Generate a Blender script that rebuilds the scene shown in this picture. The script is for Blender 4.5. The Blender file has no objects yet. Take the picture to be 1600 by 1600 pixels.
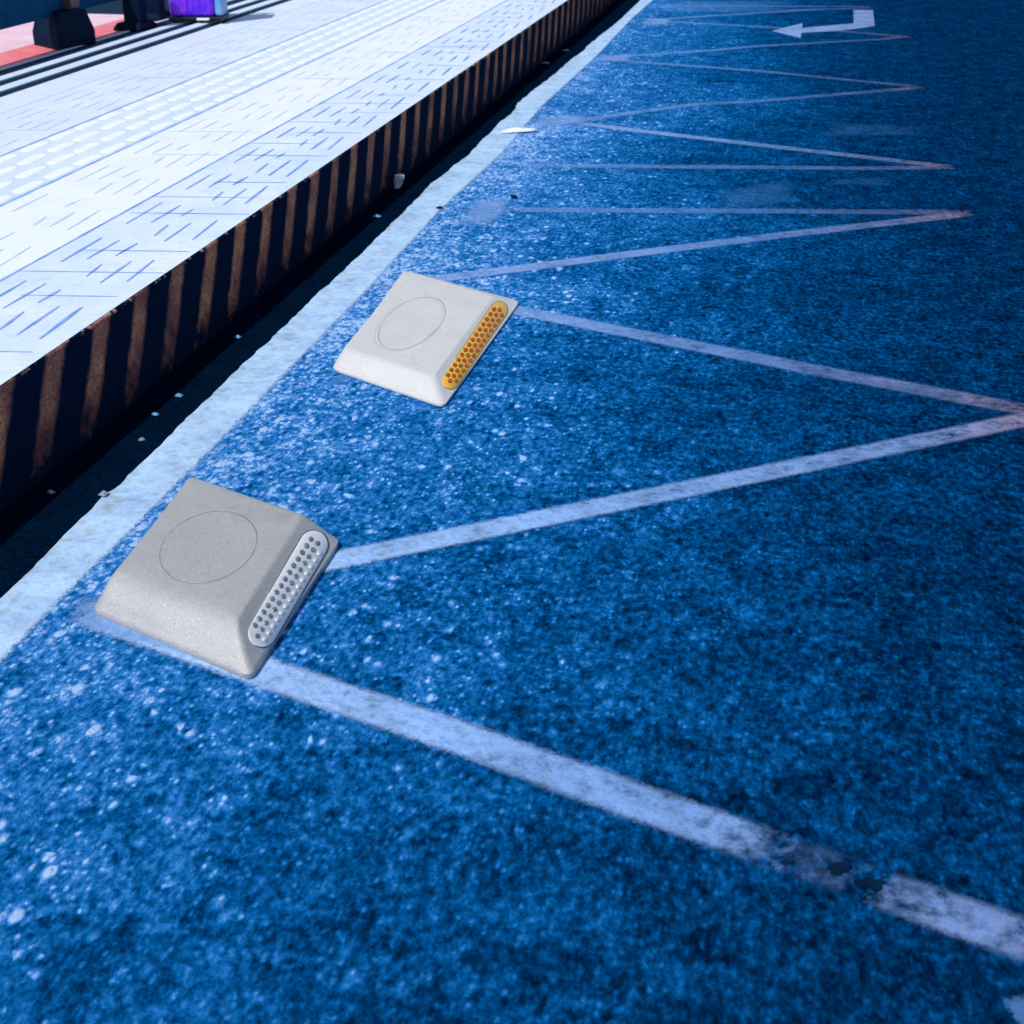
import bpy, bmesh, math, random
import numpy as np
from mathutils import Vector
random.seed(7)
S = bpy.context.scene
C = bpy.context.scene.collection
R = math.radians

# ------------------------------------------------------------------ camera geometry (shared by everything)
F = 2230.0; CH = 1.6; HP = 0.30               # focal length in photo pixels, camera height, platform height
TH = math.atan(1082 / F)
YAW = math.atan2(502, F * math.cos(TH) + 1082 * math.sin(TH))
fwd = np.array([-math.sin(YAW) * math.cos(TH), math.cos(YAW) * math.cos(TH), -math.sin(TH)])
rgt = np.array([math.cos(YAW), math.sin(YAW), 0.0])
upv = np.cross(rgt, fwd)
CAM = np.array([0, 0, CH])

def ray(x, y):
    return fwd * F + rgt * (x - 800) - upv * (y - 800)
def un(x, y, z=0.0):
    d = ray(x, y); t = (z - CH) / d[2]
    return CAM + t * d
def un_plane(x, y, p0, n):
    d = ray(x, y); t = np.dot(p0 - CAM, n) / np.dot(d, n)
    return CAM + t * d

# ------------------------------------------------------------------ object helpers
def tag(o, label=None, cat=None, group=None, kind=None):
    if label: o['label'] = label
    if cat: o['category'] = cat
    if group: o['group'] = group
    if kind: o['kind'] = kind
    return o
def empty(name, loc, label, cat, group=None):
    o = bpy.data.objects.new(name, None); C.objects.link(o)
    o.location = loc; o.empty_display_size = 0.1
    return tag(o, label, cat, group)
class MB:
    """collects faces in world coordinates; build() makes one mesh object"""
    def __init__(s): s.v = []; s.f = []; s.m = []; s.uv = []
    def face(s, pts, mi=0, uv=None):
        b = len(s.v); s.v += [tuple(map(float, p)) for p in pts]
        s.f.append(tuple(range(b, b + len(pts)))); s.m.append(mi)
        s.uv.append(uv or [(0.5, 0.0)] * len(pts))
    def grid(s, rows, mi=0, close=False):
        b = len(s.v); n = len(rows[0])
        for r in rows: s.v += [tuple(map(float, p)) for p in r]
        for i in range(len(rows) - 1):
            for j in range(n if close else n - 1):
                k = (j + 1) % n
                s.f.append((b + i*n + j, b + i*n + k, b + (i+1)*n + k, b + (i+1)*n + j)); s.m.append(mi)
                s.uv.append([(0.5, 0.0)] * 4)
        return b
    def cap(s, b, n, row, flip=False, mi=0):
        idx = [b + row*n + j for j in range(n)]
        s.f.append(tuple(idx[::-1] if flip else idx)); s.m.append(mi); s.uv.append([(0.5, 0.0)] * n)
    def box(s, x0, x1, y0, y1, z0, z1, mi=0, M=None):
        P = [np.array(p, float) for p in ((x0,y0,z0),(x1,y0,z0),(x1,y1,z0),(x0,y1,z0),(x0,y0,z1),(x1,y0,z1),(x1,y1,z1),(x0,y1,z1))]
        if M: P = [M(p) for p in P]
        for q in ((3,2,1,0),(4,5,6,7),(0,1,5,4),(1,2,6,5),(2,3,7,6),(3,0,4,7)): s.face([P[i] for i in q], mi)
    def build(s, name, mats, parent=None, smooth=False, bevel=0, origin=None, weld=False, recalc=True):
        me = bpy.data.meshes.new(name)
        o0 = np.array(origin if origin is not None else (0, 0, 0), float)
        me.from_pydata([tuple(np.array(p) - o0) for p in s.v], [], s.f)
        for m in (mats if isinstance(mats, (list, tuple)) else [mats]): me.materials.append(m)
        ul = me.uv_layers.new(name='uv')
        li = 0
        for p, mi, uv in zip(me.polygons, s.m, s.uv):
            p.material_index = mi; p.use_smooth = smooth
            for k in range(p.loop_total): ul.data[p.loop_start + k].uv = uv[k]
        bm = bmesh.new(); bm.from_mesh(me)
        if weld: bmesh.ops.remove_doubles(bm, verts=bm.verts, dist=1e-5)
        if recalc: bmesh.ops.recalc_face_normals(bm, faces=bm.faces)
        if smooth:
            for e in bm.edges:
                if len(e.link_faces) == 2 and e.calc_face_angle(0) > R(50): e.smooth = False
        bm.to_mesh(me); bm.free()
        o = bpy.data.objects.new(name, me); C.objects.link(o)
        if parent is None: o.location = o0
        else:
            o.parent = parent
            o.location = tuple(o0 - np.array(parent_world(parent)))
        if bevel:
            b = o.modifiers.new('bevel', 'BEVEL'); b.width = bevel; b.segments = 3; b.limit_method = 'ANGLE'; b.angle_limit = R(30)
        return o
def parent_world(p):
    v = Vector(p.location)
    while p.parent: p = p.parent; v += Vector(p.location)
    return tuple(v)

# ------------------------------------------------------------------ material helpers
class NT:
    def __init__(s, name):
        s.mat = bpy.data.materials.new(name); s.mat.use_nodes = True
        s.n = s.mat.node_tree.nodes; s.l = s.mat.node_tree.links
        s.b = s.n['Principled BSDF']; s.out = s.n['Material Output']
        s.tc = s.n.new('ShaderNodeTexCoord')
        s.co = s.tc.outputs['Object']
    def set(s, inp, val):
        if isinstance(val, bpy.types.NodeSocket): s.l.new(val, inp)
        else: inp.default_value = val
    def noise(s, scale, detail=4, rough=0.55, co=None, dist=0.0):
        t = s.n.new('ShaderNodeTexNoise'); s.l.new(co or s.co, t.inputs['Vector'])
        t.inputs['Scale'].default_value = scale; t.inputs['Detail'].default_value = detail
        t.inputs['Roughness'].default_value = rough; t.inputs['Distortion'].default_value = dist
        return t.outputs['Fac']
    def voro(s, scale, feature='F1', co=None, rand=1.0):
        t = s.n.new('ShaderNodeTexVoronoi'); t.feature = feature
        s.l.new(co or s.co, t.inputs['Vector']); t.inputs['Scale'].default_value = scale
        t.inputs['Randomness'].default_value = rand
        return t
    def math(s, op, a, b=0.0, c=0.0, clamp=False):
        t = s.n.new('ShaderNodeMath'); t.operation = op; t.use_clamp = clamp
        s.set(t.inputs[0], a); s.set(t.inputs[1], b); s.set(t.inputs[2], c)
        return t.outputs[0]
    def mr(s, v, a, b, c=0.0, d=1.0, smooth=False):
        t = s.n.new('ShaderNodeMapRange'); t.clamp = True
        if smooth: t.interpolation_type = 'SMOOTHSTEP'
        s.set(t.inputs[0], v)
        for i, q in enumerate((a, b, c, d)): s.set(t.inputs[1 + i], q)
        return t.outputs[0]
    def mix(s, fac, a, b, mode='MIX'):
        t = s.n.new('ShaderNodeMix'); t.data_type = 'RGBA'; t.blend_type = mode
        s.set(t.inputs[0], fac)
        s.set(t.inputs[6], a if isinstance(a, bpy.types.NodeSocket) else (*a, 1))
        s.set(t.inputs[7], b if isinstance(b, bpy.types.NodeSocket) else (*b, 1))
        return t.outputs[2]
    def sep(s, v=None):
        t = s.n.new('ShaderNodeSeparateXYZ'); s.l.new(v or s.co, t.inputs[0]); return t.outputs
    def comb(s, x, y, z):
        t = s.n.new('ShaderNodeCombineXYZ')
        for i, q in enumerate((x, y, z)): s.set(t.inputs[i], q)
        return t.outputs[0]
    def col(s, c): s.set(s.b.inputs['Base Color'], c if isinstance(c, bpy.types.NodeSocket) else (*c, 1))
    def rough(s, r): s.set(s.b.inputs['Roughness'], r)
    def bump(s, h, strength=0.5, dist=0.01, prev=None):
        t = s.n.new('ShaderNodeBump'); s.set(t.inputs['Height'], h)
        t.inputs['Strength'].default_value = strength; t.inputs['Distance'].default_value = dist
        if prev: s.l.new(prev, t.inputs['Normal'])
        s.l.new(t.outputs[0], s.b.inputs['Normal']); return t.outputs[0]

# ------------------------------------------------------------------ materials
def asphalt_nodes(m):
    """returns (colour, height) of the coarse blue asphalt"""
    x, y, z = m.sep()
    sc = m.comb(x, m.math('MULTIPLY', y, 0.62), z)            # stones lie lengthwise, rolled in the direction of travel
    v1 = m.voro(42, co=sc); v2 = m.voro(84, co=sc)
    c1 = m.sep(v1.outputs['Color']); c2 = m.sep(v2.outputs['Color'])
    big = m.noise(0.9, 3); med = m.noise(5.5, 4, 0.6); clump = m.noise(18, 5, 0.68, co=sc, dist=0.5); gr = m.noise(58, 5, 0.7, co=sc); fine = m.noise(330, 3, 0.75)
    # light fall-off painted into the colour, brightest at the kerb, darkest to the right
    light_falloff = m.mr(m.math('ADD', x, m.math('MULTIPLY', m.math('SUBTRACT', big, 0.5), 1.5)), -1.75, 1.25, 1.0, 0.0)
    light_falloff = m.math('POWER', light_falloff, 1.85)
    # the painted fall-off also dims nearest the camera and far up the road
    light_falloff = m.math('MULTIPLY', light_falloff, m.mr(m.math('ADD', y, m.math('MULTIPLY', m.math('SUBTRACT', med, 0.5), 1.6)), 1.2, 2.7, 0.55, 1.0))
    light_falloff = m.math('MULTIPLY', light_falloff, m.mr(y, 5.5, 13.0, 1.0, 0.72))
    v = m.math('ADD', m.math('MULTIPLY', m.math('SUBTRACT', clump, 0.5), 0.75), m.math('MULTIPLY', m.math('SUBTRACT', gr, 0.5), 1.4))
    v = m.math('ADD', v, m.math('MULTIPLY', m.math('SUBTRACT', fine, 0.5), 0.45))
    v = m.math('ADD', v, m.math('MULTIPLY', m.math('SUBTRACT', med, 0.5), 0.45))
    v = m.math('MULTIPLY', v, m.mr(light_falloff, 0.0, 1.0, 0.85, 1.45))
    v = m.math('ADD', v, m.mr(light_falloff, 0.0, 1.0, 0.155, 0.90))
    # scattered pale stones of uneven size
    size = m.mr(c1[2], 0.0, 1.0, 0.30, 0.68)
    s1 = m.math('MULTIPLY', m.mr(c1[0], 0.70, 0.86), m.mr(m.math('ADD', v1.outputs['Distance'], m.math('MULTIPLY', m.math('SUBTRACT', gr, 0.5), 1.0)), size, m.math('SUBTRACT', size, 0.5)))
    s2 = m.math('MULTIPLY', m.mr(c2[0], 0.62, 0.92), m.mr(m.math('ADD', v2.outputs['Distance'], m.math('MULTIPLY', m.math('SUBTRACT', gr, 0.5), 0.4)), 0.55, 0.2))
    v = m.math('ADD', v, m.math('MULTIPLY', s1, m.mr(light_falloff, 0.1, 0.55, 0.13, 0.55)))
    v = m.math('ADD', v, m.math('MULTIPLY', s2, m.mr(light_falloff, 0.0, 0.5, 0.14, 0.36)))
    d1 = m.math('MULTIPLY', m.mr(c1[1], 0.72, 0.95), m.mr(v1.outputs['Distance'], 0.6, 0.2))
    v = m.math('SUBTRACT', v, m.math('MULTIPLY', d1, 0.16))
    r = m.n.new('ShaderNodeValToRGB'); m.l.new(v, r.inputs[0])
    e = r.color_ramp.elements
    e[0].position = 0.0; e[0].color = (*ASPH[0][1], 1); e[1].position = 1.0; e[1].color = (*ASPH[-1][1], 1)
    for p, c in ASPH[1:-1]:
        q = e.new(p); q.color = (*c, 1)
    h = m.math('ADD', m.math('MULTIPLY', m.math('SUBTRACT', 0.7, v1.outputs['Distance']), 0.5), m.math('MULTIPLY', gr, 1.0))
    h = m.math('ADD', h, m.math('MULTIPLY', fine, 0.25))
    return r.outputs[0], h
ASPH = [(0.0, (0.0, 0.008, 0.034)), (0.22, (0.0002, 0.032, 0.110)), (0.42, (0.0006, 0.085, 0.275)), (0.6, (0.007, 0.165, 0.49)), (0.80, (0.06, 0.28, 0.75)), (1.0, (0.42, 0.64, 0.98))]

def mat_asphalt():
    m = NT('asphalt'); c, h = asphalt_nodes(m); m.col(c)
    m.rough(0.85); m.b.inputs['Specular IOR Level'].default_value = 0.0
    m.bump(h, 0.9, 0.014); return m.mat
def mat_gutter():
    m = NT('gutter_asphalt')
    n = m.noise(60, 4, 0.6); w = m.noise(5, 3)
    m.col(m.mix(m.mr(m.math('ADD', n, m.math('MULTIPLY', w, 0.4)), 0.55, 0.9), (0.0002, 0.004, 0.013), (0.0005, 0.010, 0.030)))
    m.rough(0.9); m.b.inputs['Specular IOR Level'].default_value = 0.0
    m.bump(n, 0.6, 0.008); return m.mat

def mat_paint(name, wear=0.30, white=(0.42, 0.60, 0.95), grey=(0.31, 0.43, 0.78), amax=1.0, soft=0.22, old=(0.21, 0.23, 0.42), edge_fuzz=0.5, spots=(0.05, 0.16, 0.44), tip=(0.50, 0.29, 0.25)):
    m = NT(name)
    e = m.sep(m.tc.outputs['UV'])[1]            # 0 in the middle of the line, 1 at its edge
    x = m.sep()[0]
    n1 = m.noise(26, 5, 0.65); n2 = m.noise(6, 4, 0.6); n3 = m.noise(120, 4, 0.7)
    c = m.mix(m.mr(m.math('ADD', x, m.math('MULTIPLY', m.math('SUBTRACT', n2, 0.5), 0.9)), -1.1, -0.3), white, grey)
    c = m.mix(m.mr(m.math('ADD', x, m.math('MULTIPLY', m.math('SUBTRACT', n2, 0.5), 0.9)), -0.4, 0.75), c, old)
    c = m.mix(m.mr(m.math('ADD', x, m.math('MULTIPLY', m.math('SUBTRACT', n1, 0.5), 0.9)), 0.44, 0.80, 0.0, 0.8), c, tip)
    n4 = m.noise(45, 4, 0.7)
    c = m.mix(m.mr(n3, 0.38, 0.70, 0.0, 0.35), c, (0.12, 0.25, 0.60))
    c = m.mix(m.mr(n4, 0.5, 0.75, 0.0, 0.6), c, spots)
    c = m.mix(m.mr(n1, 0.45, 0.72, 0.0, 0.45), c, tuple(q * 1.15 for q in spots))
    fz = m.math('ADD', e, m.math('MULTIPLY', m.math('SUBTRACT', n3, 0.5), edge_fuzz))
    fz = m.math('ADD', fz, m.math('MULTIPLY', m.math('SUBTRACT', n1, 0.5), edge_fuzz * 0.7))
    ea = m.math('MULTIPLY', m.mr(fz, 1.0, 0.60, smooth=True), m.mr(m.math('ADD', m.sep(m.tc.outputs['UV'])[0], m.math('MULTIPLY', m.math('SUBTRACT', n1, 0.5), 1.2)), 0.0, 0.5))
    cover = m.math('ADD', m.math('MULTIPLY', n1, 0.45), m.math('ADD', m.math('MULTIPLY', n2, 0.35), m.math('MULTIPLY', n3, 0.2)))
    lim = m.math('ADD', wear, m.mr(x, -0.6, 0.8, 0.0, 0.07))
    wa = m.mr(m.math('SUBTRACT', cover, lim), -soft * 0.5, soft * 0.5)
    a = m.math('MULTIPLY', m.math('MULTIPLY', ea, wa), amax)
    m.col(c); m.rough(0.75); m.b.inputs['Specular IOR Level'].default_value = 0.15
    m.bump(m.math('ADD', m.math('MULTIPLY', n3, 0.8), n1), 0.45, 0.008)
    # bare asphalt shows where the paint is gone
    tr = m.n.new('ShaderNodeBsdfTransparent'); mx = m.n.new('ShaderNodeMixShader')
    m.l.new(a, mx.inputs[0]); m.l.new(tr.outputs[0], mx.inputs[1]); m.l.new(m.b.outputs[0], mx.inputs[2])
    m.l.new(mx.outputs[0], m.out.inputs['Surface'])
    return m.mat

def mat_kerb():
    m = NT('striped_kerb')
    x, y, z = m.sep()
    n1 = m.noise(22, 4, 0.6); n2 = m.noise(120, 3, 0.7); n3 = m.noise(6, 3)
    yy = m.math('ADD', y, m.math('MULTIPLY', m.math('SUBTRACT', HP, z), 0.72))
    yy = m.math('ADD', yy, m.math('MULTIPLY', m.math('SUBTRACT', n1, 0.5), 0.035))
    s = m.math('FRACT', m.math('DIVIDE', m.math('SUBTRACT', yy, 3.315 - 0.2765 * 60), 0.2765))
    k = m.math('MULTIPLY', m.mr(s, 0.0, 0.12, smooth=True), m.mr(s, 0.48, 0.34, smooth=True))
    k = m.math('MULTIPLY', k, m.mr(m.math('ADD', z, m.math('MULTIPLY', m.math('SUBTRACT', n1, 0.5), 0.24)), 0.015, 0.16))  # stripes fade towards the foot: ragged wear plus shade put into the colour
    k = m.math('MULTIPLY', k, m.mr(n3, 0.3, 0.6, 0.55, 1.0))
    o = m.mix(m.mr(n3, 0.35, 0.65), KERB[0], KERB[1])
    o = m.mix(m.mr(n2, 0.34, 0.68, 0.0, 0.85), o, (0.06, 0.035, 0.06))
    c = m.mix(k, KERB[2], o)
    # bare edge along the top arris
    ch = m.math('MULTIPLY', m.mr(z, HP - 0.012, HP - 0.007), m.mr(n1, 0.56, 0.66))
    c = m.mix(ch, c, (0.6, 0.33, 0.25))
    m.col(c); m.rough(0.9); m.b.inputs['Specular IOR Level'].default_value = 0.03
    m.bump(m.math('ADD', n1, m.math('MULTIPLY', n2, 0.4)), 0.4, 0.006); return m.mat
KERB = [(0.62, 0.22, 0.15), (0.93, 0.39, 0.17), (0.0003, 0.010, 0.034)]

def mat_tile(name, a, b, spk=(0.34, 0.52, 0.92), bumpk=0.15):
    m = NT(name)
    n1 = m.noise(3.2, 5, 0.6); n2 = m.noise(45, 4, 0.65); n3 = m.noise(14, 4, 0.6, dist=0.6)
    c = m.mix(m.mr(n1, 0.3, 0.68), a, b)
    c = m.mix(m.mr(m.math('ADD', m.math('MULTIPLY', n2, 0.4), m.math('MULTIPLY', n3, 0.6)), 0.50, 0.74, 0.0, 0.6), c, spk)
    m.col(c); m.rough(m.mr(n3, 0.3, 0.7, 0.35, 0.6)); m.b.inputs['Specular IOR Level'].default_value = 0.4
    m.bump(m.math('ADD', n2, n3), bumpk, 0.004); return m.mat
def mat_plain(name, a, b, scale=20, rough=0.6, metal=0.0, bump=0.2, spec=0.4, lo=0.35, hi=0.65):
    m = NT(name); n = m.noise(scale, 5, 0.62); f = m.noise(scale * 9, 3, 0.6)
    v = m.math('ADD', m.math('MULTIPLY', n, 0.7), m.math('MULTIPLY', f, 0.3))
    m.col(m.mix(m.mr(v, lo, hi), a, b)); m.rough(rough); m.b.inputs['Metallic'].default_value = metal
    m.b.inputs['Specular IOR Level'].default_value = spec
    if bump: m.bump(v, bump, 0.003)
    return m.mat
def mat_cast(name, light, dark, groove, rad, axu, axv, metal=0.35, second=False, grooveamt=0.6):
    """cast aluminium; engraved circle at object-space point `groove`; axu/axv are the circle's half axes (skewed with the body)"""
    m = NT(name)
    x, y, z = m.sep()
    g = m.noise(900, 2, 0.6); g2 = m.noise(260, 3, 0.7); b = m.noise(9, 4, 0.6); pit = m.voro(75)
    det = axu[0]*axv[1] - axu[1]*axv[0]
    dx = m.math('SUBTRACT', x, groove[0]); dy = m.math('SUBTRACT', y, groove[1])
    uu = m.math('DIVIDE', m.math('SUBTRACT', m.math('MULTIPLY', dx, axv[1]), m.math('MULTIPLY', dy, axv[0])), det)
    vv = m.math('DIVIDE', m.math('SUBTRACT', m.math('MULTIPLY', dy, axu[0]), m.math('MULTIPLY', dx, axu[1])), det)
    r = m.math('SQRT', m.math('ADD', m.math('MULTIPLY', uu, uu), m.math('MULTIPLY', vv, vv)))
    ontop = m.mr(z, rad[1] - 0.004, rad[1] - 0.002)
    def ring(r0, w, ou=0.0):
        d = m.math('ABSOLUTE', m.math('SUBTRACT', m.math('ADD', r, m.math('MULTIPLY', uu, ou)), r0))
        return m.math('MULTIPLY', m.mr(d, w, w * 0.25), ontop)
    gr = ring(1.0, rad[0])
    gr = m.math('MULTIPLY', gr, m.mr(m.noise(5, 2), 0.32, 0.55, 0.3, 1.0))
    if second: gr = m.math('MAXIMUM', gr, m.math('MULTIPLY', ring(1.0, rad[0] * 0.9, 0.09), 0.3))
    c = m.mix(m.mr(m.math('ADD', m.math('MULTIPLY', b, 0.6), m.math('MULTIPLY', g2, 0.4)), 0.33, 0.66), dark, light)
    c = m.mix(m.mr(g, 0.35, 0.7, 0.0, 0.30), c, tuple(q * 0.5 for q in dark))
    g3 = m.noise(300, 3, 0.85)
    c = m.mix(m.mr(g3, 0.53, 0.68, 0.0, 0.75), c, tuple(min(1, q * 1.35) for q in light))
    c = m.mix(m.mr(g3, 0.45, 0.31, 0.0, 0.75), c, tuple(q * 0.62 for q in dark))
    pc = m.sep(pit.outputs['Color'])
    pk = m.math('MULTIPLY', m.mr(pc[0], 0.955, 0.975), m.mr(pit.outputs['Distance'], 0.22, 0.10))
    c = m.mix(m.math('MULTIPLY', pk, 0.6), c, (0.10, 0.10, 0.11))
    wk = m.math('MULTIPLY', m.mr(pc[1], 0.95, 0.97), m.mr(pit.outputs['Distance'], 0.2, 0.08))
    c = m.mix(m.math('MULTIPLY', wk, 0.7), c, (0.9, 0.9, 0.9))
    sc = m.noise(16, 6, 0.72, dist=1.2)
    c = m.mix(m.math('MULTIPLY', m.mr(m.math('ABSOLUTE', m.math('SUBTRACT', sc, 0.5)), 0.010, 0.0), m.mr(b, 0.52, 0.66, 0.0, 0.4)), c, tuple(q * 0.6 for q in dark))
    sm = m.noise(4.5, 5, 0.7)
    c = m.mix(m.mr(sm, 0.57, 0.72, 0.0, 0.5), c, tuple(q * 0.62 for q in dark))
    c = m.mix(m.math('MULTIPLY', gr, grooveamt), c, (0.09, 0.09, 0.10))
    m.col(c); m.rough(m.mr(g2, 0.3, 0.7, 0.42, 0.62)); m.b.inputs['Metallic'].default_value = metal
    h = m.math('SUBTRACT', m.math('ADD', m.math('MULTIPLY', g, 0.25), m.math('MULTIPLY', g2, 0.5)), m.math('MULTIPLY', gr, 1.6))
    m.bump(h, 0.5, 0.005); return m.mat

M_ASPH = mat_asphalt(); M_GUT = mat_gutter(); M_KERB = mat_kerb()
M_PAINT = mat_paint('line_paint', 0.42, white=(0.46, 0.68, 1.0), grey=(0.28, 0.49, 0.88), old=(0.20, 0.28, 0.53))
M_MID = mat_paint('thin_paint', 0.44, white=(0.36, 0.54, 0.92), grey=(0.20, 0.40, 0.80), amax=0.85, soft=0.26)
M_WORN = mat_paint('worn_paint', 0.47, white=(0.24, 0.46, 0.9), grey=(0.15, 0.34, 0.74), old=(0.13, 0.18, 0.36), amax=0.75, soft=0.32)
M_FAINT = mat_paint('faint_paint', 0.50, white=(0.16, 0.42, 0.88), grey=(0.05, 0.27, 0.68), amax=0.5, soft=0.35, old=(0.012, 0.17, 0.48), spots=(0.01, 0.14, 0.4), edge_fuzz=1.6, tip=(0.01, 0.13, 0.40))
M_PATCH = mat_paint('patch_paint', 0.45, white=(0.32, 0.56, 0.96), grey=(0.22, 0.46, 0.90), old=(0.10, 0.30, 0.72), tip=(0.09, 0.27, 0.68), amax=0.8, soft=0.35, edge_fuzz=1.3)
M_ARROW = mat_paint('arrow_paint', 0.38, amax=0.82, grey=(0.38, 0.56, 0.92), old=(0.34, 0.50, 0.86), soft=0.3)
M_EDGE = mat_paint('edge_line_paint', 0.38, white=(0.60, 0.81, 1.0), grey=(0.60, 0.81, 1.0), soft=0.36, edge_fuzz=0.85, spots=(0.20, 0.48, 0.98))
M_TILE1 = mat_tile('edge_tile', (0.63, 0.75, 0.98), (0.80, 0.88, 0.99))
M_TILE2 = mat_tile('pale_tile', (0.82, 0.88, 0.99), (0.91, 0.93, 0.99), spk=(0.7, 0.83, 0.98))
M_TILE4 = mat_tile('inner_tile', (0.67, 0.78, 0.98), (0.82, 0.88, 0.99), spk=(0.52, 0.68, 0.94))
M_TACT = mat_tile('tactile_base', (0.62, 0.74, 0.97), (0.76, 0.85, 0.98), spk=(0.40, 0.56, 0.92))
M_BAR = mat_tile('tactile_bar', (0.88, 0.93, 0.98), (0.92, 0.95, 0.98), spk=(0.8, 0.88, 0.98))
M_GRV = mat_plain('groove_dirt', (0.09, 0.22, 0.60), (0.32, 0.50, 0.88), 9, 0.9, bump=0)
M_GRV3 = mat_plain('lane_joint', (0.16, 0.34, 0.76), (0.32, 0.52, 0.90), 9, 0.9, bump=0)
M_GRV2 = mat_plain('groove_glare', (0.45, 0.58, 0.86), (0.68, 0.80, 0.96), 9, 0.9, bump=0)  # reflected light on the inner lanes put into this paler groove colour
M_DARK = mat_plain('channel_dark', (0.0008, 0.012, 0.036), (0.002, 0.02, 0.055), 12, 0.75, spec=0.2)
M_RIB = mat_plain('channel_rib', (0.58, 0.74, 0.98), (0.74, 0.85, 0.98), 6, 0.5)
M_RED = mat_plain('red_paving', (0.82, 0.14, 0.17), (0.92, 0.28, 0.29), 6, 0.55)
M_PINK = mat_plain('pink_paving', (0.88, 0.50, 0.60), (0.95, 0.74, 0.82), 4, 0.5)
M_GROUND = mat_plain('outer_ground', (0.003, 0.02, 0.06), (0.006, 0.04, 0.1), 2, 0.9)

# ------------------------------------------------------------------ ground, road, gutter, kerb, platform
def struct(o): return tag(o, kind='structure')
Y0, Y1 = -6.0, 60.0
XE, XB = -1.955, -1.934                               # kerb arris and kerb foot
g = MB(); g.face([(-300, -300, -0.35), (300, -300, -0.35), (300, 300, -0.35), (-300, 300, -0.35)])
struct(g.build('ground', M_GROUND))
road = MB()
road.face([(-2.02, -30, 0), (60, -30, 0), (60, 140, 0), (-2.02, 140, 0)])
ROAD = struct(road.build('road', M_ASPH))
gut = MB(); gut.face([(-2.0, Y0 - 20, 0.0015), (-1.66, Y0 - 20, 0.0015), (-1.66, Y1 + 60, 0.0015), (-2.0, Y1 + 60, 0.0015)])
struct(gut.build('gutter', M_GUT))
# kerb: slightly battered face with a chipped, wavering arris
k = MB(); prof = []
ys = [Y0 + 0.05 * i for i in range(int((30 - Y0) / 0.05))] + [30, 45, Y1]
rn = random.Random(3)
wav = [0.0] * len(ys)
for i in range(1, len(ys)): wav[i] = 0.8 * wav[i-1] + rn.uniform(-0.0022, 0.0022)
for y, w in zip(ys, wav):
    prof.append([(XB + w * 0.3, y, -0.05), (XE * 0.5 + XB * 0.5 + w * 0.5, y, HP * 0.5), (XE + w, y, HP - 0.008), (XE - 0.004 + w, y, HP - 0.0025), (XE - 0.012 + w, y, HP), (XE - 0.02, y, HP - 0.003), (XE - 0.06, y, HP - 0.006), (XE - 0.10, y, HP - 0.01)])
k.grid(prof)
struct(k.build('kerb', M_KERB, smooth=True))
# platform paving
SK = 0.155                                            # the joints run slightly askew to the kerb
LX = [XE - 0.005, -2.432, -2.928, -3.380, -3.885, -4.12]
YA = 3.859; TP = 0.5115
pf = MB()
ty0, ty1 = Y0, Y1
pf.box(-4.12, XE - 0.03, ty0, ty1, 0.02, HP - 0.012, 0)
for i, (a, b) in enumerate(zip(LX[:-1], LX[1:])):
    mi = (0, 1, 2, 3, 3)[i]
    zz = HP + (0.0, 0.0, -0.0005, 0.0, 0.0)[i]
    gap = 0.0015
    xa = a + (0.0 if i == 0 else -gap); xb = b + gap
    for (u, v) in ((ty0, ty1),):
        pf.face([(xb, u, zz), (xa, u, zz), (xa, v, zz), (xb, v, zz)], mi)
    # dirt-filled joints between the lanes
    jw = (0.0065, 0.009, 0.008, 0.007, 0.001)[i]
    rq = random.Random(i); yq = ty0; pj = None
    while yq < ty1:
        hwj = jw * rq.uniform(0.6, 1.15); cj = [(b + hwj, yq, HP + 0.0008), (b - hwj, yq, HP + 0.0008)]
        if pj: pf.face([pj[0], cj[0], cj[1], pj[1]], 4 if i == 0 else (5 if i in (1, 2) else 6))
        pj = cj; yq += 0.06 if yq < 15 else 1.0
# cross joints and the fish-bone grooves of the slabs
rj = random.Random(11)
def strip(x0, y0, x1, y1, w, mi, z=HP + 0.0012):
    """a thin tapering groove line"""
    dx, dy = x1 - x0, y1 - y0; L = math.hypot(dx, dy); nx, ny = -dy / L * w / 2, dx / L * w / 2
    n = 5; prev = None
    for i in range(n + 1):
        t = i / n; tp = (0.35 + 0.65 * math.sin(math.pi * min(max(t, 0.06), 0.94))) * rj.uniform(0.75, 1.15)
        p = (x0 + dx * t, y0 + dy * t)
        cur = ((p[0] + nx * tp, p[1] + ny * tp, z), (p[0] - nx * tp, p[1] - ny * tp, z))
        if prev: pf.face([prev[0], prev[1], cur[1], cur[0]], mi)
        prev = cur
DASH = [(-.078, .114, -.096, .415), (-.157, .113, -.167, .375), (-.225, .145, -.240, .302),
        (-.242, .42, -.238, .562), (-.315, .345, -.313, .602), (-.388, .314, -.392, .605)]
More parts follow.
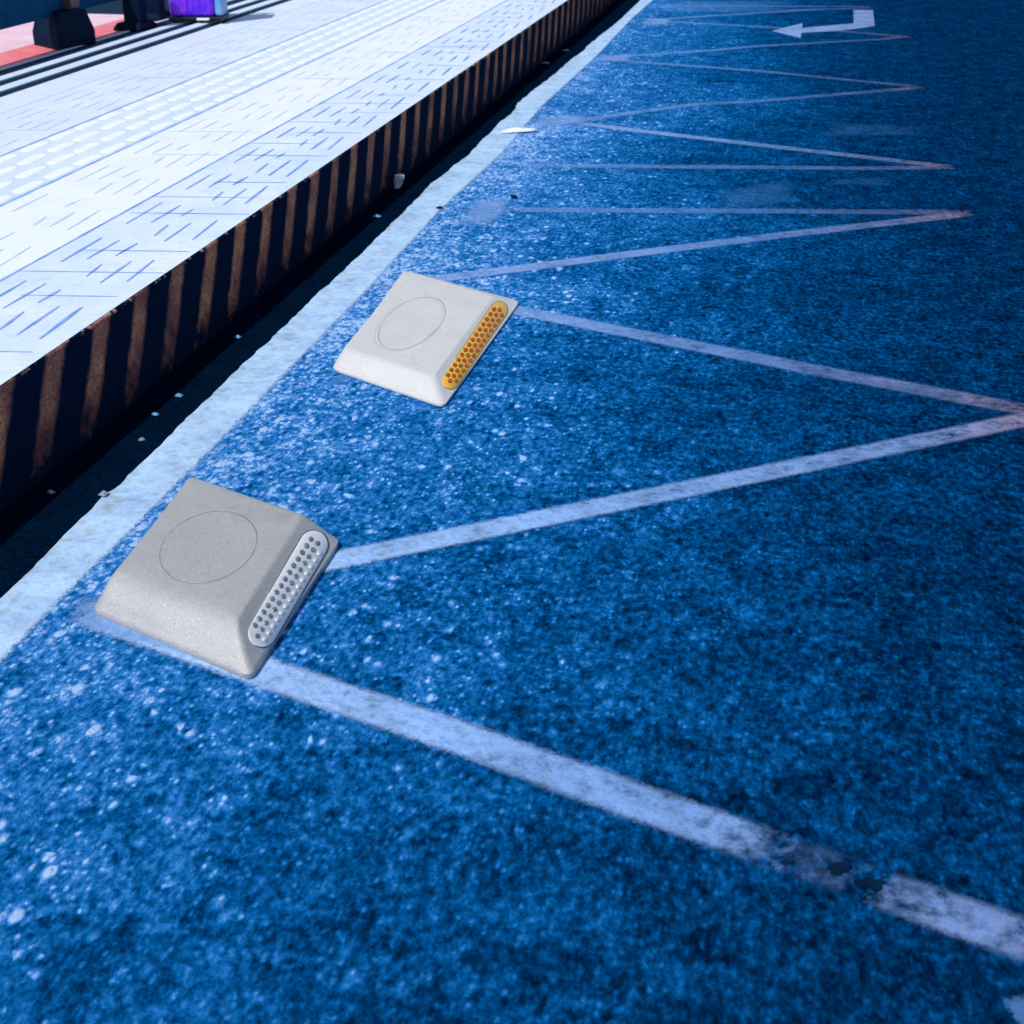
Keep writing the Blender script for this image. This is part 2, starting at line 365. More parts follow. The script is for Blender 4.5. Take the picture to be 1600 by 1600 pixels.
for kx in range(-14, 60):
    yt = YA + kx * TP
    for half in (0, 1):
        yj = yt + half * TP / 2
        for i in (0, 1, 2, 3):
            a, b = LX[i], LX[i+1]
            if i == 2: continue
            s0, s1 = (rj.uniform(0.0, 0.1), rj.uniform(0.55, 1.0)) if half == 0 else (rj.uniform(0.0, 0.35), 1.0)
            if i in (1, 3) and rj.random() < 0.55: continue
            if half and rj.random() < 0.45: continue
            xa = a + (b - a) * s0; xb = a + (b - a) * s1
            strip(xa, yj + SK * (xa - LX[0]), xb, yj + SK * (xb - LX[0]), rj.uniform(0.006, 0.011), 4 if i == 0 else 6)
    for i in (0, 1, 3):
        wx = (LX[i] - LX[i+1]) / (LX[0] - LX[1])
        for d in DASH:
            if i and rj.random() < 0.08: continue
            j = rj.uniform(-0.012, 0.012)
            y_off = SK * (LX[i] - LX[0]) + (0 if i == 0 else 0.13 * i)
            e0, e1 = rj.uniform(-0.02, 0.03), rj.uniform(-0.03, 0.02)
            strip(LX[i] + d[0] * wx + j * 0.4, yt + d[1] + y_off + e0, LX[i] + d[2] * wx + j * 0.4, yt + d[3] + y_off + e1,
                  rj.uniform(0.009, 0.016) if i == 0 else rj.uniform(0.008, 0.012), 4 if i == 0 else 6)
# raised guide bars in the tactile lane
rowx = [LX[2] - 0.048 - 0.1185 * q for q in range(4)]
for q, cx in enumerate(rowx):
    for n in range(-30, 110):
        cy = 5.576 + 0.2558 * n + SK * (cx + 3.33) + 0.012 * rj.uniform(-1, 1)
        L, W2, zt = 0.106, 0.034, 0.0035
        ring = []
        for t in range(20):
            an = 2 * math.pi * t / 20
            sx, sy = math.cos(an), math.sin(an)
            ring.append((abs(sx) ** 0.6 * (1 if sx > 0 else -1), abs(sy) ** 0.7 * (1 if sy > 0 else -1)))
        rows = [[(cx + r[0] * W2 * f, cy + r[1] * L * (1 - (1 - f) * 0.5), HP - 0.0007 + z) for r in ring] for f, z in ((1.0, 0.0), (0.90, 0.0026), (0.72, 0.0042))]
        bb = pf.grid(rows, 7, True); pf.cap(bb, 20, 2, mi=7)
struct(pf.build('platform', [M_TILE1, M_TILE2, M_TACT, M_TILE4, M_GRV, M_GRV3, M_GRV2, M_BAR], recalc=False))
# ribbed drain strip and the red paving behind it
ds = MB()
SX = [-4.12, -4.197, -4.281, -4.376, -4.450, -4.575, -4.603]
ds.box(SX[5], SX[0], Y0, Y1, 0.05, HP - 0.002)
def rib(x0, x1, z):
    for n in range(int((Y1 - Y0) / 2.4)):
        y = Y0 + n * 2.4
        ds.box(x0, x1, y, y + 2.396, HP - 0.01, z, 1)
rib(SX[2], SX[1], HP + 0.006); rib(SX[4], SX[3], HP + 0.006)
ds.box(SX[6], SX[5] - 0.0005, Y0, Y1, 0.05, HP + 0.004, 1)  # thin highlight along the channel edge, put in as a pale strip
struct(ds.build('drain_strip', [M_DARK, M_RIB]))
rp = MB(); rp.box(-4.93, SX[6] - 0.001, Y0, 10.35, 0.03, HP - 0.001)
struct(rp.build('red_paving', M_RED))
pk = MB(); pk.box(-9.0, -4.931, Y0, 10.35, 0.03, HP - 0.003)
struct(pk.build('pink_paving', M_PINK))
dk = MB(); dk.box(-9.0, SX[6] - 0.001, 10.352, Y1, 0.03, HP - 0.002)
struct(dk.build('dark_paving', M_DARK))

# ------------------------------------------------------------------ road markings (children of the road)
def line(name, pts, w, mat, z=0.005, sub=0.06, jitter=0.004, taper=(1, 1)):
    """painted line through ground points; uv.y is 0 in the middle and 1 at the edges"""
    P = [np.array(p[:2], float) for p in pts]; Q = []
    for a, b in zip(P[:-1], P[1:]):
        n = max(1, int(np.linalg.norm(b - a) / sub))
        Q += [a + (b - a) * t / n for t in range(n)]
    Q.append(P[-1]); m = MB(); prev = None
    rr = random.Random(len(Q)); n = len(Q)
    for i, q in enumerate(Q):
        d = Q[min(i + 1, n - 1)] - Q[max(i - 1, 0)]; d /= np.linalg.norm(d); nn = np.array([-d[1], d[0]])
        tw = taper[0] + (taper[1] - taper[0]) * i / (n - 1)
        hw = w / 2 * tw * 1.26
        row = [q + nn * (hw + rr.uniform(-jitter, jitter)), q, q - nn * (hw + rr.uniform(-jitter, jitter))]
        cu = min(1.0, i * sub / 0.25, (n - 1 - i) * sub / 0.25); pu = min(1.0, (i - 1) * sub / 0.25, (n - i) * sub / 0.25)
        if prev:
            for s, e0, e1 in ((0, 1, 0), (1, 0, 1)):
                m.face([(*prev[s], z), (*row[s], z), (*row[s+1], z), (*prev[s+1], z)], 0, [(pu, e0), (cu, e0), (cu, e1), (pu, e1)])
        prev = row
    return m.build(name, mat, ROAD)
def px(*pts): return [un(*p) for p in pts]
zig = [
    ([(120, 952), (420, 1054), (700, 1147), (900, 1219), (1235, 1338)], .096, M_PAINT),
    ([(1195, 1324), (1352, 1380)], .092, M_WORN),
    ([(1358, 1384), (1590, 1466), (1760, 1527)], .096, M_PAINT),
    ([(130, 955), (530, 876), (1300, 719), (1660, 645)], .086, M_PAINT),
    ([(585, 443), (830, 490), (1300, 584), (1640, 648)], .094, M_MID),
    ([(590, 450), (697, 435), (1000, 396), (1240, 366), (1517, 334)], .086, M_MID),
    ([(780, 328), (1000, 330), (1250, 331), (1520, 333)], .085, M_WORN),
    ([(795, 259), (1000, 261), (1375, 264), (1490, 262)], .08, M_WORN),
    ([(890, 191), (1000, 205), (1281, 238), (1490, 262)], .084, M_MID),
    ([(890, 191), (1000, 175), (1090, 163), (1165, 160), (1442, 137)], .08, M_WORN),
    ([(1442, 137), (1181, 111), (1000, 98), (940, 92)], .08, M_WORN),
    ([(940, 92), (1000, 87), (1105, 80), (1180, 73), (1375, 62), (1420, 57)], .08, M_WORN),
    ([(1420, 58), (1315, 49), (1202, 43), (1037, 34), (1000, 32)], .08, M_WORN),
    ([(1000, 33), (1037, 30), (1112, 25), (1300, 14)], .08, M_WORN),
    ([(1030, 9), (1200, 10), (1368, 11)], .08, M_WORN),
    ([(1210, 17), (1367, 13)], .07, M_WORN),
]
for i, (pts, w, mt) in enumerate(zig): line('zigzag_line', px(*pts), w, mt, z=0.0022 + 0.0004 * (i % 4), jitter=0.0)
pz = [0.0040]
def patch(name, pts, mat, z=None):
    pz[0] += 0.0004; z = pz[0]
    P = [un(*p) for p in pts]; c = sum(P) / len(P); m = MB()
    for a, b in zip(P, P[1:] + P[:1]):
        am = (a + c) / 2; bm = (b + c) / 2
        m.face([(c[0], c[1], z), (am[0], am[1], z), (bm[0], bm[1], z)], 0, [(1, 0), (1, .5), (1, .5)])
        m.face([(am[0], am[1], z), (a[0], a[1], z), (b[0], b[1], z), (bm[0], bm[1], z)], 0, [(1, .5), (1, 1), (1, 1), (1, .5)])
    return m.build(name, mat, ROAD)
patch('paint_patch', [(702, 357), (768, 354), (795, 330), (800, 306), (745, 312), (720, 335)], M_PATCH)
patch('paint_patch', [(820, 205), (875, 200), (925, 192), (920, 180), (880, 178), (830, 188)], M_PATCH)
patch('paint_patch', [(998, 41), (1047, 40), (1050, 30), (1010, 28)], M_PATCH)
patch('paint_patch', [(925, 98), (985, 97), (990, 88), (940, 86)], M_PATCH)
patch('paint_patch', [(95, 935), (160, 935), (240, 985), (310, 1035), (240, 1015), (120, 985)], M_PATCH)
patch('paint_patch', [(500, 612), (540, 575), (590, 560), (560, 600)], M_FAINT)
patch('paint_patch', [(1120, 335), (1250, 320), (1240, 285), (1180, 288), (1120, 305)], M_FAINT)
patch('paint_patch', [(1270, 215), (1450, 216), (1460, 200), (1300, 192)], M_FAINT)
patch('paint_patch', [(1290, 292), (1395, 292), (1390, 281), (1300, 282)], M_FAINT)
patch('paint_patch', [(1010, 20), (1240, 22), (1250, 2), (1050, 2)], M_FAINT)
patch('paint_patch', [(1560, 1562), (1620, 1556), (1650, 1640), (1600, 1620), (1580, 1600)], M_PATCH)
M_TAR = mat_plain('tar_stain', (0.0004, 0.006, 0.022), (0.001, 0.02, 0.06), 30, 0.9, spec=0.05)
def stain(cx, cy, rx, ry, z=0.0062):
    rq = random.Random(int(cx)); m = MB(); n = 26; P = []
    for i in range(n):
        an = 2 * math.pi * i / n; k = 1 + 0.22 * math.sin(2 * an + cx) + 0.16 * math.sin(5 * an + cy) + rq.uniform(-.2, .2)
        P.append(un(cx + rx * k * math.cos(an), cy + ry * k * math.sin(an))[:2])
    m.face([(*p, z) for p in P]); return m.build('tar_stain', M_TAR, ROAD)
stain(1311, 1361, 19, 8); stain(1358, 1385, 20, 10)
stain(803, 309, 7, 2)
# turn arrow: straight stem, bend and head
ar = MB(); za = 0.0044
def aface(pts): ar.face([(*un(*p)[:2], za) for p in pts], 0, [(1, .35)] * len(pts))
aface([(1206, 49), (1251, 60.5), (1252, 52), (1253, 44.5), (1254, 37)])
aface([(1252, 52), (1316, 48.5), (1334, 37.2), (1253, 44.5)])
aface([(1316, 48.5), (1367, 41.5), (1366, 36), (1334, 37.2)])
aface([(1334, 37.2), (1366, 36), (1364, 16.5), (1333.5, 16.5)])
ar.build('turn_arrow', M_ARROW, ROAD)
# edge line along the gutter, ragged on the gutter side
EL = [(-60, 998), (0, 939), (60, 880), (120, 820), (158, 783), (166, 774), (180, 765), (230, 716), (297, 650), (350, 600), (430, 523), (510, 450), (570, 392), (630, 334), (675, 287), (735, 241), (776, 197), (800, 178), (810, 161), (850, 130), (896, 92), (935, 59), (971, 30), (1001, 0), (1040, -33), (1100, -90)]
ER = [(-60, 1085), (0, 1035), (94, 937), (219, 816), (350, 683), (577, 450), (686, 330), (784, 240), (844, 169), (934, 86), (986, 30), (1020, 0), (1060, -40), (1110, -90)]
l = [un(*p) for p in EL]; r = [un(*p) for p in ER]
l = [np.array([l[0][0], -6, 0])] + l + [np.array([-1.69, 50, 0])]; r = [np.array([-1.575, -6, 0])] + r + [np.array([-1.575, 50, 0])]
el = MB(); rr = random.Random(5); prev = None
yy = -6.0
lw = 0
while yy < 50:
    lx = float(np.interp(yy, [p[1] for p in l], [p[0] for p in l])); rx = float(np.interp(yy, [p[1] for p in r], [p[0] for p in r]))
    lw = 0.75 * lw + rr.uniform(-0.004, 0.004)
    row = [(lx + lw, yy, 0.0038), ((lx * .75 + rx * .25), yy, 0.0038), ((lx * .25 + rx * .75), yy, 0.0038), (rx + 0.010, yy, 0.0038)]
    if prev:
        for s, (e0, e1) in enumerate(((0.55, 0.0), (0.0, 0.0), (0.0, 1.0))):
            el.face([prev[s], prev[s+1], row[s+1], row[s]], 0, [(1, e0), (1, e1), (1, e1), (1, e0)])
    prev = row; yy += 0.03 if yy < 12 else 0.25
el.build('edge_line', M_EDGE, ROAD)

# ------------------------------------------------------------------ road studs
def outline(c, rad, nside=10, nc=7):
    """closed loop round quad c (FL, FR, BR, BL) with rounded corners; also returns which side each point belongs to"""
    P = []; side = []
    for i in range(4):
        p, q, n = c[i], c[(i+1) % 4], c[(i+2) % 4]
        d = q - p; L = np.linalg.norm(d); d2 = n - q; L2 = np.linalg.norm(d2)
        a = p + d * (rad / L); b = q - d * (rad / L)
        for t in range(nside): P.append(a + (b - a) * t / nside); side.append(i)
        e = q + d2 * (rad / L2)
        for t in range(nc):
            s = t / nc; P.append((1-s)**2 * b + 2*s*(1-s) * q + s*s * e); side.append(i + s)
    return P, side
def stud(base_px, top_px, hp, rim, lens, label, mats, soft, lensmats, beads, beadr, group, circ, cast, crad):
    FL, FR, BR = [un(*p) for p in base_px]; BL = FL + BR - FR
    base = [FL, FR, BR, BL]; top = [un(*p, hp) for p in top_px]
    cen = sum(base) / 4; root = empty('road_stud', tuple(cen), label, 'road stud', group)
    bo, sd = outline(base, crad); to, _ = outline(top, crad)
    tc = sum(top) / 4
    def softness(s):
        i = int(s) % 4; f = s - int(s)
        return soft[i] * (1 - f) + soft[(i+1) % 4] * f
    rows = []
    rows.append([p + (cen - p) * 0.012 + np.array([0, 0, 0.0]) for p in bo])
    rows.append([p + np.array([0, 0, rim * 0.35]) for p in bo])
    rows.append([p + np.array([0, 0, rim * 0.85]) for p in bo])
    rr_ = [p + (t - p) * np.array([1, 1, 0]) * 0.10 + np.array([0, 0, rim * 1.12]) for p, t in zip(bo, to)]
    rows.append(rr_)
    # crease softened by a quadratic curve from the slope on to the plateau
    inn = []
    for t, s in zip(to, sd):
        inn.append((t, softness(s)))
    for q in (0.3,): rows.append([a + (t - a) * q for a, t in zip(rr_, to)])
    for s in (0.0, 0.25, 0.5, 0.75, 1.0):
        row = []
        for a, (t, k) in zip(rr_, inn):
            v = t - a; Ls = np.linalg.norm(v); dn = v / Ls
            h = tc - t; h = h / np.linalg.norm(h)
            p0 = t - dn * min(k, Ls * 0.65); p2 = t + h * k
            row.append((1-s)**2 * p0 + 2*s*(1-s) * t + s*s * p2)
        rows.append(row)
    for q in (0.35, 0.7): rows.append([p + (tc - p) * q for p in rows[9]])
    m = MB(); b = m.grid(rows, 0, True); n = len(bo)
    m.cap(b, n, len(rows) - 1)
    cc = un(*circ[0], hp); au = un(*circ[1], hp) - cc; av = un(*circ[2], hp) - cc
    mt = mat_cast(cast[0], cast[1], cast[2], cc - cen, (cast[3], hp), au, av, second=cast[4], metal=cast[5], grooveamt=cast[6])
    m.build('body', mt, root, smooth=True, origin=cen)
    # reflector: rounded bar lying on the right-hand slope
    i0 = 1; A = rr_[[j for j, s in enumerate(sd) if s == 1][0]]; B = rr_[[j for j, s in enumerate(sd) if s == 1][-1]]
    T = (top[1] + top[2]) / 2
    nrm = np.cross(B - A, T - (A + B) / 2); nrm /= np.linalg.norm(nrm)
    if nrm[2] < 0: nrm = -nrm
    # plane through lower slope edge and chord to the softened crease
    def P(x, y, lift): return un_plane(x, y, A + nrm * lift, nrm)
    c0, c1, hw = np.array(lens[0], float), np.array(lens[1], float), lens[2]
    d = (c1 - c0) / np.linalg.norm(c1 - c0); nn = np.array([-d[1], d[0]])
    def stadium(f):
        o = []
        for t in range(13):
            an = math.pi * (t / 12) - math.pi / 2
            o.append(c1 + hw * f * (d * math.cos(an) + nn * math.sin(an)))
        for t in range(13):
            an = math.pi * (t / 12) + math.pi / 2
            o.append(c0 + hw * f * (d * math.cos(an) + nn * math.sin(an)))
        return o
    k = hp / 0.085
    lm = MB()
    rows = [[P(*q, -0.004 * k) for q in stadium(1.0)], [P(*q, 0.0028 * k) for q in stadium(1.0)], [P(*q, 0.0042 * k) for q in stadium(0.955)]]
    bb = lm.grid(rows, 0, True); lm.cap(bb, 26, 2)
    # dark seat the lens is bedded in
    seat = MB(); rs = [[P(*q, -0.004 * k) for q in stadium(1.07)], [P(*q, 0.0012 * k) for q in stadium(1.06)], [P(*q, 0.0012 * k) for q in stadium(0.99)]]
    bs = seat.grid(rs, 0, True); 
    for (row, mi) in beads:
        for (x, y) in row:
            rings = []
            for (fr, z) in ((1.0, 0.0040), (0.93, 0.0052), (0.72, 0.0064), (0.4, 0.0072)):
                rings.append([P(x + beadr * fr * math.cos(2*math.pi*t/12), y + beadr * fr * math.sin(2*math.pi*t/12), z * k) for t in range(12)])
            bq = lm.grid(rings, mi, True); lm.cap(bq, 12, 3, mi=mi)
    lo = lm.build('reflector', lensmats, root, smooth=True, origin=(A + B) / 2)
    seat.build('reflector_rim', M_SEAM, root, smooth=True, origin=(A + B) / 2)
    return root
M_SEAM = mat_plain('seam_dirt', (0.05, 0.05, 0.055), (0.16, 0.16, 0.165), 60, 0.8, bump=0)
def gloss(name, a, b, rough=0.15, coat=0.6, scale=60, sub=0.0):
    m = NT(name); n = m.noise(scale, 3); m.col(m.mix(m.mr(n, 0.35, 0.65), a, b)); m.rough(rough)
    m.b.inputs['Coat Weight'].default_value = coat; m.b.inputs['Coat Roughness'].default_value = 0.08
    if sub:
        m.b.inputs['Subsurface Weight'].default_value = sub; m.b.inputs['Subsurface Radius'].default_value = (0.01, 0.006, 0.003)
    return m.mat
M_CLEAR = gloss('clear_lens', (0.86, 0.86, 0.87), (0.92, 0.92, 0.93), 0.25)
M_BEADD = gloss('bead_dark', (0.07, 0.075, 0.085), (0.34, 0.35, 0.37), 0.08, 1.0, 130)
M_BEADL = gloss('bead_light', (0.62, 0.63, 0.65), (0.78, 0.78, 0.80), 0.10, 1.0, 130)
M_AMBER = gloss('amber_lens', (0.78, 0.44, 0.03), (0.86, 0.52, 0.05), 0.3, 0.2)
M_BEADA = gloss('bead_amber', (0.17, 0.014, 0.001), (0.72, 0.17, 0.003), 0.28, 0.1, 200)
for q in (M_AMBER, M_BEADA): q.node_tree.nodes['Principled BSDF'].inputs['Specular IOR Level'].default_value = 0.25
def seq(a, b, n): return [(a[0] + (b[0] - a[0]) * t / (n - 1), a[1] + (b[1] - a[1]) * t / (n - 1)) for t in range(n)]
zn = lambda p: (360 + p[0] / 5.714, 800 + p[1] / 5.714)
zf = lambda p: (670 + p[0] / 8.0, 440 + p[1] / 8.0)
nearb = [(seq(zn((220, 1010)), zn((718, 240)), 14), 1), (seq(zn((243, 1105)), zn((778, 278)), 15), 1), (seq(zn((310, 1135)), zn((800, 368)), 14), 2)]
farb = [(seq(zf((240, 1168)), zf((815, 345)), 14), 1), (seq(zf((268, 1240)), zf((885, 352)), 15), 1), (seq(zf((345, 1240)), zf((912, 420)), 14), 1)]
GS = None
stud([(145, 962), (392, 1068), (532, 852)], [(171, 901), (367, 973), (475, 802), (296, 741)], 0.085, 0.020,
     ((409.9, 989), (490.4, 850.8), 22), 'grey cast metal road stud with a clear white reflector, nearest the camera',
     None, (0.060, 0.009, 0.02, 0.02), [M_CLEAR, M_BEADD, M_BEADL], nearb, 4.3, GS,
     ((327, 852), (402, 842), (322, 910)), ('grey_cast_metal', (0.56, 0.555, 0.55), (0.45, 0.447, 0.443), 0.012, False, 0.25, 0.75), 0.024)
stud([(517, 580), (693, 640), (812, 475)], [(537, 543), (677, 588), (771, 462), (631, 421)], 0.055, 0.013,
     ((704.4, 594.4), (780, 484.4), 13.4), 'pale silver road stud with an amber reflector, farther up the road',
     None, (0.020, 0.008, 0.02, 0.02), [M_AMBER, M_BEADA], farb, 3.9, GS,
     ((645, 503), (696, 488), (640, 543)), ('pale_cast_metal', (0.82, 0.805, 0.78), (0.68, 0.668, 0.65), 0.014, True, 0.15, 0.75), 0.036)

# ------------------------------------------------------------------ barrier with columns, suitcase, litter
M_TEAL = mat_plain('teal_board', (0.002, 0.05, 0.13), (0.004, 0.075, 0.18), 14, 0.8, spec=0.05)
M_STEEL = mat_plain('dark_steel', (0.0008, 0.008, 0.026), (0.002, 0.014, 0.04), 14, 0.7, spec=0.06)
M_RUST = mat_plain('rusty_post', (0.03, 0.035, 0.06), (0.17, 0.11, 0.10), 9, 0.45, metal=0.3)
bx = -4.72
bench = empty('street_bench', (bx, 8.9, HP), 'low dark teal bench on black pedestal feet, beside the red paving', 'bench')
b = MB(); b.box(bx - 0.02, bx + 0.02, 6.2, 9.62, HP + 0.185, HP + 0.40)
b.build('side_board', M_TEAL, bench, bevel=0.006, origin=(bx, 8.0, HP + 0.3))
b = MB(); b.box(bx - 0.025, bx + 0.015, 6.2, 9.62, HP + 0.412, HP + 0.47)
b.build('top_board', M_TEAL, bench, bevel=0.006, origin=(bx, 8.0, HP + 0.48))
def foot(y0, y1, xf, xb, h, ins, sk=0.0, sx=0.0):
    m = MB(); lo = [(xf, y0), (xf + sx, y1), (xb + sx, y1 + sk), (xb, y0 + sk)]
    ym = (y0 + y1) / 2
    r0 = [(x, y, HP - 0.001) for x, y in lo]; r1 = [(x, y, HP + h * 0.38) for x, y in lo]
    mx_, my_ = sum(p[0] for p in lo) / 4, sum(p[1] for p in lo) / 4
    r2 = [(mx_ + (x - mx_) * 0.8, my_ + (y - my_) * (1 - ins), HP + h) for x, y in lo]
    bb = m.grid([r0, r1, r2], 0, True); m.cap(bb, 4, 2); m.cap(bb, 4, 0, True)
    f = m.build('foot', M_STEEL, bench, bevel=0.008, origin=(xf, ym, HP))
    return f
def leg(x, y, w, h_, mat, rr=0.012):
    m = MB(); m.box(x - w/2, x + w/2, y - w/2, y + w/2, HP + 0.02, HP + 0.465)
    return m.build('leg', mat, bench, bevel=rr, origin=(x, y, HP))
foot(8.53, 8.917, -4.611, -4.90, 0.215, 0.32, 0.215, 0.06)
leg(-4.70, 8.87, 0.115, 0.9, M_RUST)
foot(9.47, 9.75, -4.50, -4.70, 0.05, 0.22)
leg(-4.59, 9.61, 0.118, 0.9, M_STEEL)
foot(10.02, 10.26, -4.60, -4.80, 0.05, 0.22)
leg(-4.68, 10.14, 0.10, 0.9, M_STEEL)

M_CASE = mat_plain('violet_shell', (0.06, 0.006, 0.80), (0.36, 0.03, 0.90), 5, 0.35, spec=0.5, lo=0.4, hi=0.6)
M_CASEB = mat_plain('pale_blue_highlight', (0.10, 0.30, 0.62), (0.25, 0.48, 0.8), 7, 0.4)
M_BLACK = mat_plain('black_plastic', (0.004, 0.008, 0.018), (0.01, 0.016, 0.03), 20, 0.4)
M_LIT = mat_plain('pale_litter', (0.72, 0.80, 0.92), (0.9, 0.93, 0.97), 60, 0.6)
cx, cy = -4.30, 10.03
case = empty('suitcase', (cx, cy, HP), 'violet blue upright suitcase on wheels, standing on the dark striped drain strip', 'suitcase')
case.rotation_euler = (0, 0, 0)
ca, sa = math.cos(0.22), math.sin(0.22)
def rotM(p): return np.array([cx + p[0] * ca - p[1] * sa, cy + p[0] * sa + p[1] * ca, HP + p[2]])
def rbox(name, x0, x1, y0, y1, z0, z1, mat, parent, bev, origin=(0, 0, 0)):
    m = MB(); m.box(x0, x1, y0, y1, z0, z1, 0, rotM); return m.build(name, mat, parent, bevel=bev, smooth=False, origin=rotM(np.array(origin)), weld=True)
sh = rbox('shell', -0.195, 0.125, -0.11, 0.13, 0.045, 0.58, M_CASE, case, 0.035, (0, 0, 0.3))
for z in (0.12, 0.3, 0.48):
    pass
m = MB()
for q in range(7): m.box(-0.17 + q * 0.043, -0.158 + q * 0.043, -0.1135, -0.108, 0.09, 0.54, 0, rotM)
m.build('rib', M_CASE, sh, bevel=0.002, origin=rotM(np.array((0, -0.11, 0.3))))
rbox('side_highlight', 0.127, 0.185, -0.10, 0.12, 0.05, 0.57, M_CASEB, case, 0.02, (0.15, 0, 0.3))  # highlight down the right side, put in as a paler strip
rbox('base', -0.20, 0.19, -0.115, 0.135, 0.022, 0.048, M_BLACK, case, 0.008, (0, 0, 0.03))
rbox('base_glint', 0.0, 0.09, -0.128, -0.114, 0.026, 0.042, M_LIT, case, 0.004, (0.04, -0.12, 0.03))  # glint on the black base, put in as a white block
for wx in (-0.165, 0.155):
    for wy in (-0.085, 0.10):
        m = MB(); rings = []
        for s, r_ in ((-0.013, 0.021), (-0.011, 0.025), (0.011, 0.025), (0.013, 0.021)):
            rings.append([rotM(np.array((wx + s, wy + r_ * math.cos(2*math.pi*t/16), 0.0255 + r_ * math.sin(2*math.pi*t/16)))) for t in range(16)])
        bb = m.grid(rings, 0, True); m.cap(bb, 16, 3); m.cap(bb, 16, 0, True)
        m.build('wheel', M_BLACK, case, smooth=True, origin=rotM(np.array((wx, wy, 0.0255))))
m = MB()
for hx in (-0.11, 0.05): m.box(hx - 0.01, hx + 0.01, 0.08, 0.10, 0.57, 0.72, 0, rotM)
m.box(-0.13, 0.07, 0.075, 0.105, 0.715, 0.745, 0, rotM)
m.build('handle', M_BLACK, case, bevel=0.006, origin=rotM(np.array((0, 0.09, 0.7))))

def crumple(name, c, sx, sy, sz, rot, mat, seed, label, cat, group=None, n=9):
    """thin crumpled sheet with thickness, lying on the ground"""
    rr = random.Random(seed); m = MB(); rows = []; ca_, sa_ = math.cos(rot), math.sin(rot)
    off = [[rr.random() for _ in range(n)] for _ in range(n)]
    for i in range(n):
        row = []
        for j in range(n):
            u, v = i / (n - 1) * 2 - 1, j / (n - 1) * 2 - 1
            rad = 1 - 0.22 * (abs(u) ** 3 + abs(v) ** 3) * 0.5
            x, y = u * sx * rad + (off[i][j] - .5) * sx * .18, v * sy * rad + (off[j][i] - .5) * sy * .25
            edge = max(abs(u), abs(v))
            z = sz * (0.15 + 0.85 * (1 - edge ** 2)) * (0.4 + 0.8 * off[i][j])
            row.append(np.array((c[0] + x * ca_ - y * sa_, c[1] + x * sa_ + y * ca_, c[2] + z)))
        rows.append(row)
    m.grid(rows)
    o = m.build(name, mat, None, smooth=True, origin=c)
    s = o.modifiers.new('thick', 'SOLIDIFY'); s.thickness = 0.002; s.offset = 1
    return tag(o, label, cat, group)
p = (un(780, 208.5) + un(843, 206.5)) / 2; d = un(843, 206) - un(780, 209)
crumple('paper_strip', (p[0], p[1], 0.006), 0.115, 0.030, 0.022, math.atan2(d[1], d[0]), M_LIT, 4, 'crumpled white paper strip lying across the edge line', 'litter')
# crushed clear drinks cup by the kerb
M_CUP = gloss('cloudy_plastic', (0.30, 0.30, 0.42), (0.62, 0.62, 0.74), 0.12, 1.0, 40)
q = un(617, 296); cup = empty('crushed_cup', (q[0] + 0.01, q[1], 0.003), 'crushed cloudy plastic cup leaning in the dark gutter by the kerb', 'litter')
m = MB(); rings = []; rr = random.Random(9)
for i in range(7):
    t = i / 6; ring = []
    for a in range(18):
        an = 2 * math.pi * a / 18; r_ = (0.015 + 0.008 * t) * (1 + 0.16 * math.sin(3 * an + 4 * t) + rr.uniform(-.05, .05))
        lx, ly, lz = r_ * math.cos(an), r_ * 0.72 * math.sin(an), 0.056 * t
        ring.append((q[0] + 0.01 + lx + 0.25 * lz, q[1] + ly + 0.2 * lz, 0.006 + lz * 0.92 + 0.004))
    rings.append(ring)
bb = m.grid(rings, 0, True); m.cap(bb, 18, 0, True)
co = m.build('cup_wall', M_CUP, cup, smooth=True, origin=(q[0] + 0.01, q[1], 0.003))
s_ = co.modifiers.new('thick', 'SOLIDIFY'); s_.thickness = 0.0025
m = MB(); top = rings[-1]; c_ = np.mean(np.array(top), axis=0)
m.grid([[tuple(np.array(t_) + np.array((0, 0, .001))) for t_ in top], [tuple((np.array(t_) - c_) * 1.08 + c_ + np.array((0, 0, .004))) for t_ in top], [tuple((np.array(t_) - c_) * .8 + c_ + np.array((0, 0, .009))) for t_ in top]], 0, True)
bb = len(m.v) - 18; m.f.append(tuple(range(bb, bb + 18))); m.m.append(0); m.uv.append([(0.5, 0)] * 18)
m.build('cup_lid', M_LIT, cup, smooth=True, origin=(q[0] + 0.01, q[1], 0.003))
M_BLUE = mat_plain('blue_scrap', (0.06, 0.24, 0.52), (0.14, 0.4, 0.7), 60, 0.5)
M_GREY = mat_plain('grey_scrap', (0.16, 0.22, 0.30), (0.3, 0.36, 0.44), 60, 0.5)
M_LEAF = mat_plain('brown_scrap', (0.36, 0.15, 0.12), (0.5, 0.25, 0.18), 60, 0.6)
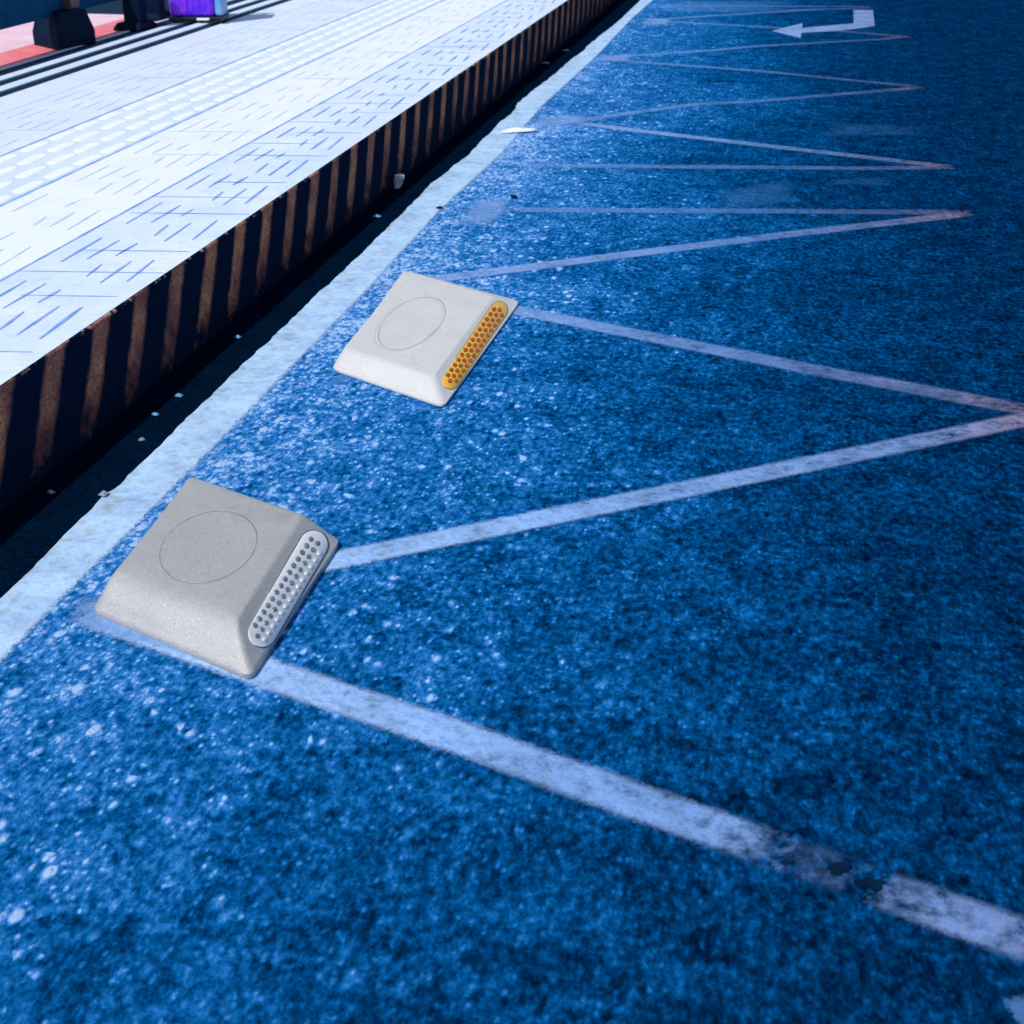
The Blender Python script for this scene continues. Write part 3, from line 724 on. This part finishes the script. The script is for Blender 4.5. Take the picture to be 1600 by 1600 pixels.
scr = [((589, 340), .030, .016, M_BLUE, 'pale blue scrap in the gutter just below the crushed cup'),
       ((372, 529), .016, .012, M_BLUE, 'bright blue crumb of litter in the gutter left of the silver stud'),
       ((280, 621), .017, .010, M_BLUE, 'blue litter crumb in the gutter, middle of three specks below the striped kerb'),
       ((243, 650), .016, .009, M_BLUE, 'blue flake in the gutter, lower left of the middle speck'),
       ((222, 690), .012, .008, M_GREY, 'faint grey chip in the gutter just above the white edge line'),
       ((80, 771), .015, .010, M_GREY, 'grey pebble sized scrap in the dark gutter nearest the lower left'),
       ((852, 100), .045, .020, M_LEAF, 'brownish crumpled wrapper at the foot of the far kerb'),
       ((884, 80), .040, .010, M_BLUE, 'thin bluish scrap in the far end of the gutter'),
       ((163, 776), .016, .014, M_GREY, 'small pale crumb on the gutter side of the white edge line'),
       ((687, 327), .022, .014, M_STEEL, 'small dark chip beside the white edge line below the paper strip')]
for i, (pp, a, b_, mt, lab) in enumerate(scr):
    q = un(*pp); crumple('litter_scrap', (q[0], q[1], 0.003 if pp[0] not in (163, 687) else 0.005), a * 0.8, b_ * 0.8, 0.006 + 0.2 * b_, rn.uniform(-.5, .8), mt, 20 + i, lab, 'litter', 'litter scraps along the gutter', n=6)

# ------------------------------------------------------------------ light, world, camera
EL_, AZ = R(52), R(-150)                               # sun from the platform side; kerb shades the gutter
sun_dir = Vector((math.sin(AZ) * math.cos(EL_), math.cos(AZ) * math.cos(EL_), math.sin(EL_)))
sl = bpy.data.lights.new('sun', 'SUN'); sl.energy = 3.45; sl.angle = R(0.6); sl.color = (1.0, 0.99, 0.975)
so = bpy.data.objects.new('sun', sl); C.objects.link(so); so.rotation_euler = (-sun_dir).to_track_quat('-Z', 'Y').to_euler()
W = bpy.data.worlds.new('World'); S.world = W; W.use_nodes = True
wn, wl = W.node_tree.nodes, W.node_tree.links
sky = wn.new('ShaderNodeTexSky'); sky.sky_type = 'NISHITA'; sky.sun_disc = False
sky.sun_elevation = EL_; sky.sun_rotation = AZ % (2 * math.pi)
wl.new(sky.outputs[0], wn['Background'].inputs['Color']); wn['Background'].inputs['Strength'].default_value = 0.10
cd = bpy.data.cameras.new('camera'); co_ = bpy.data.objects.new('camera', cd); C.objects.link(co_)
cd.sensor_width = 36; cd.lens = F / 1600 * 36; cd.clip_end = 1000; cd.clip_start = 0.05
co_.location = CAM
from mathutils import Matrix
co_.rotation_euler = Matrix((tuple(rgt), tuple(upv), tuple(-fwd))).transposed().to_euler()
cd.dof.use_dof = True; cd.dof.focus_distance = 4.1; cd.dof.aperture_fstop = 7.0
S.camera = co_
S.view_settings.view_transform = 'Standard'; S.view_settings.look = 'None'; S.view_settings.exposure = 0.0; S.view_settings.gamma = 1.0
S.render.engine = 'CYCLES'
S.render.resolution_x = 1024; S.render.resolution_y = 1024
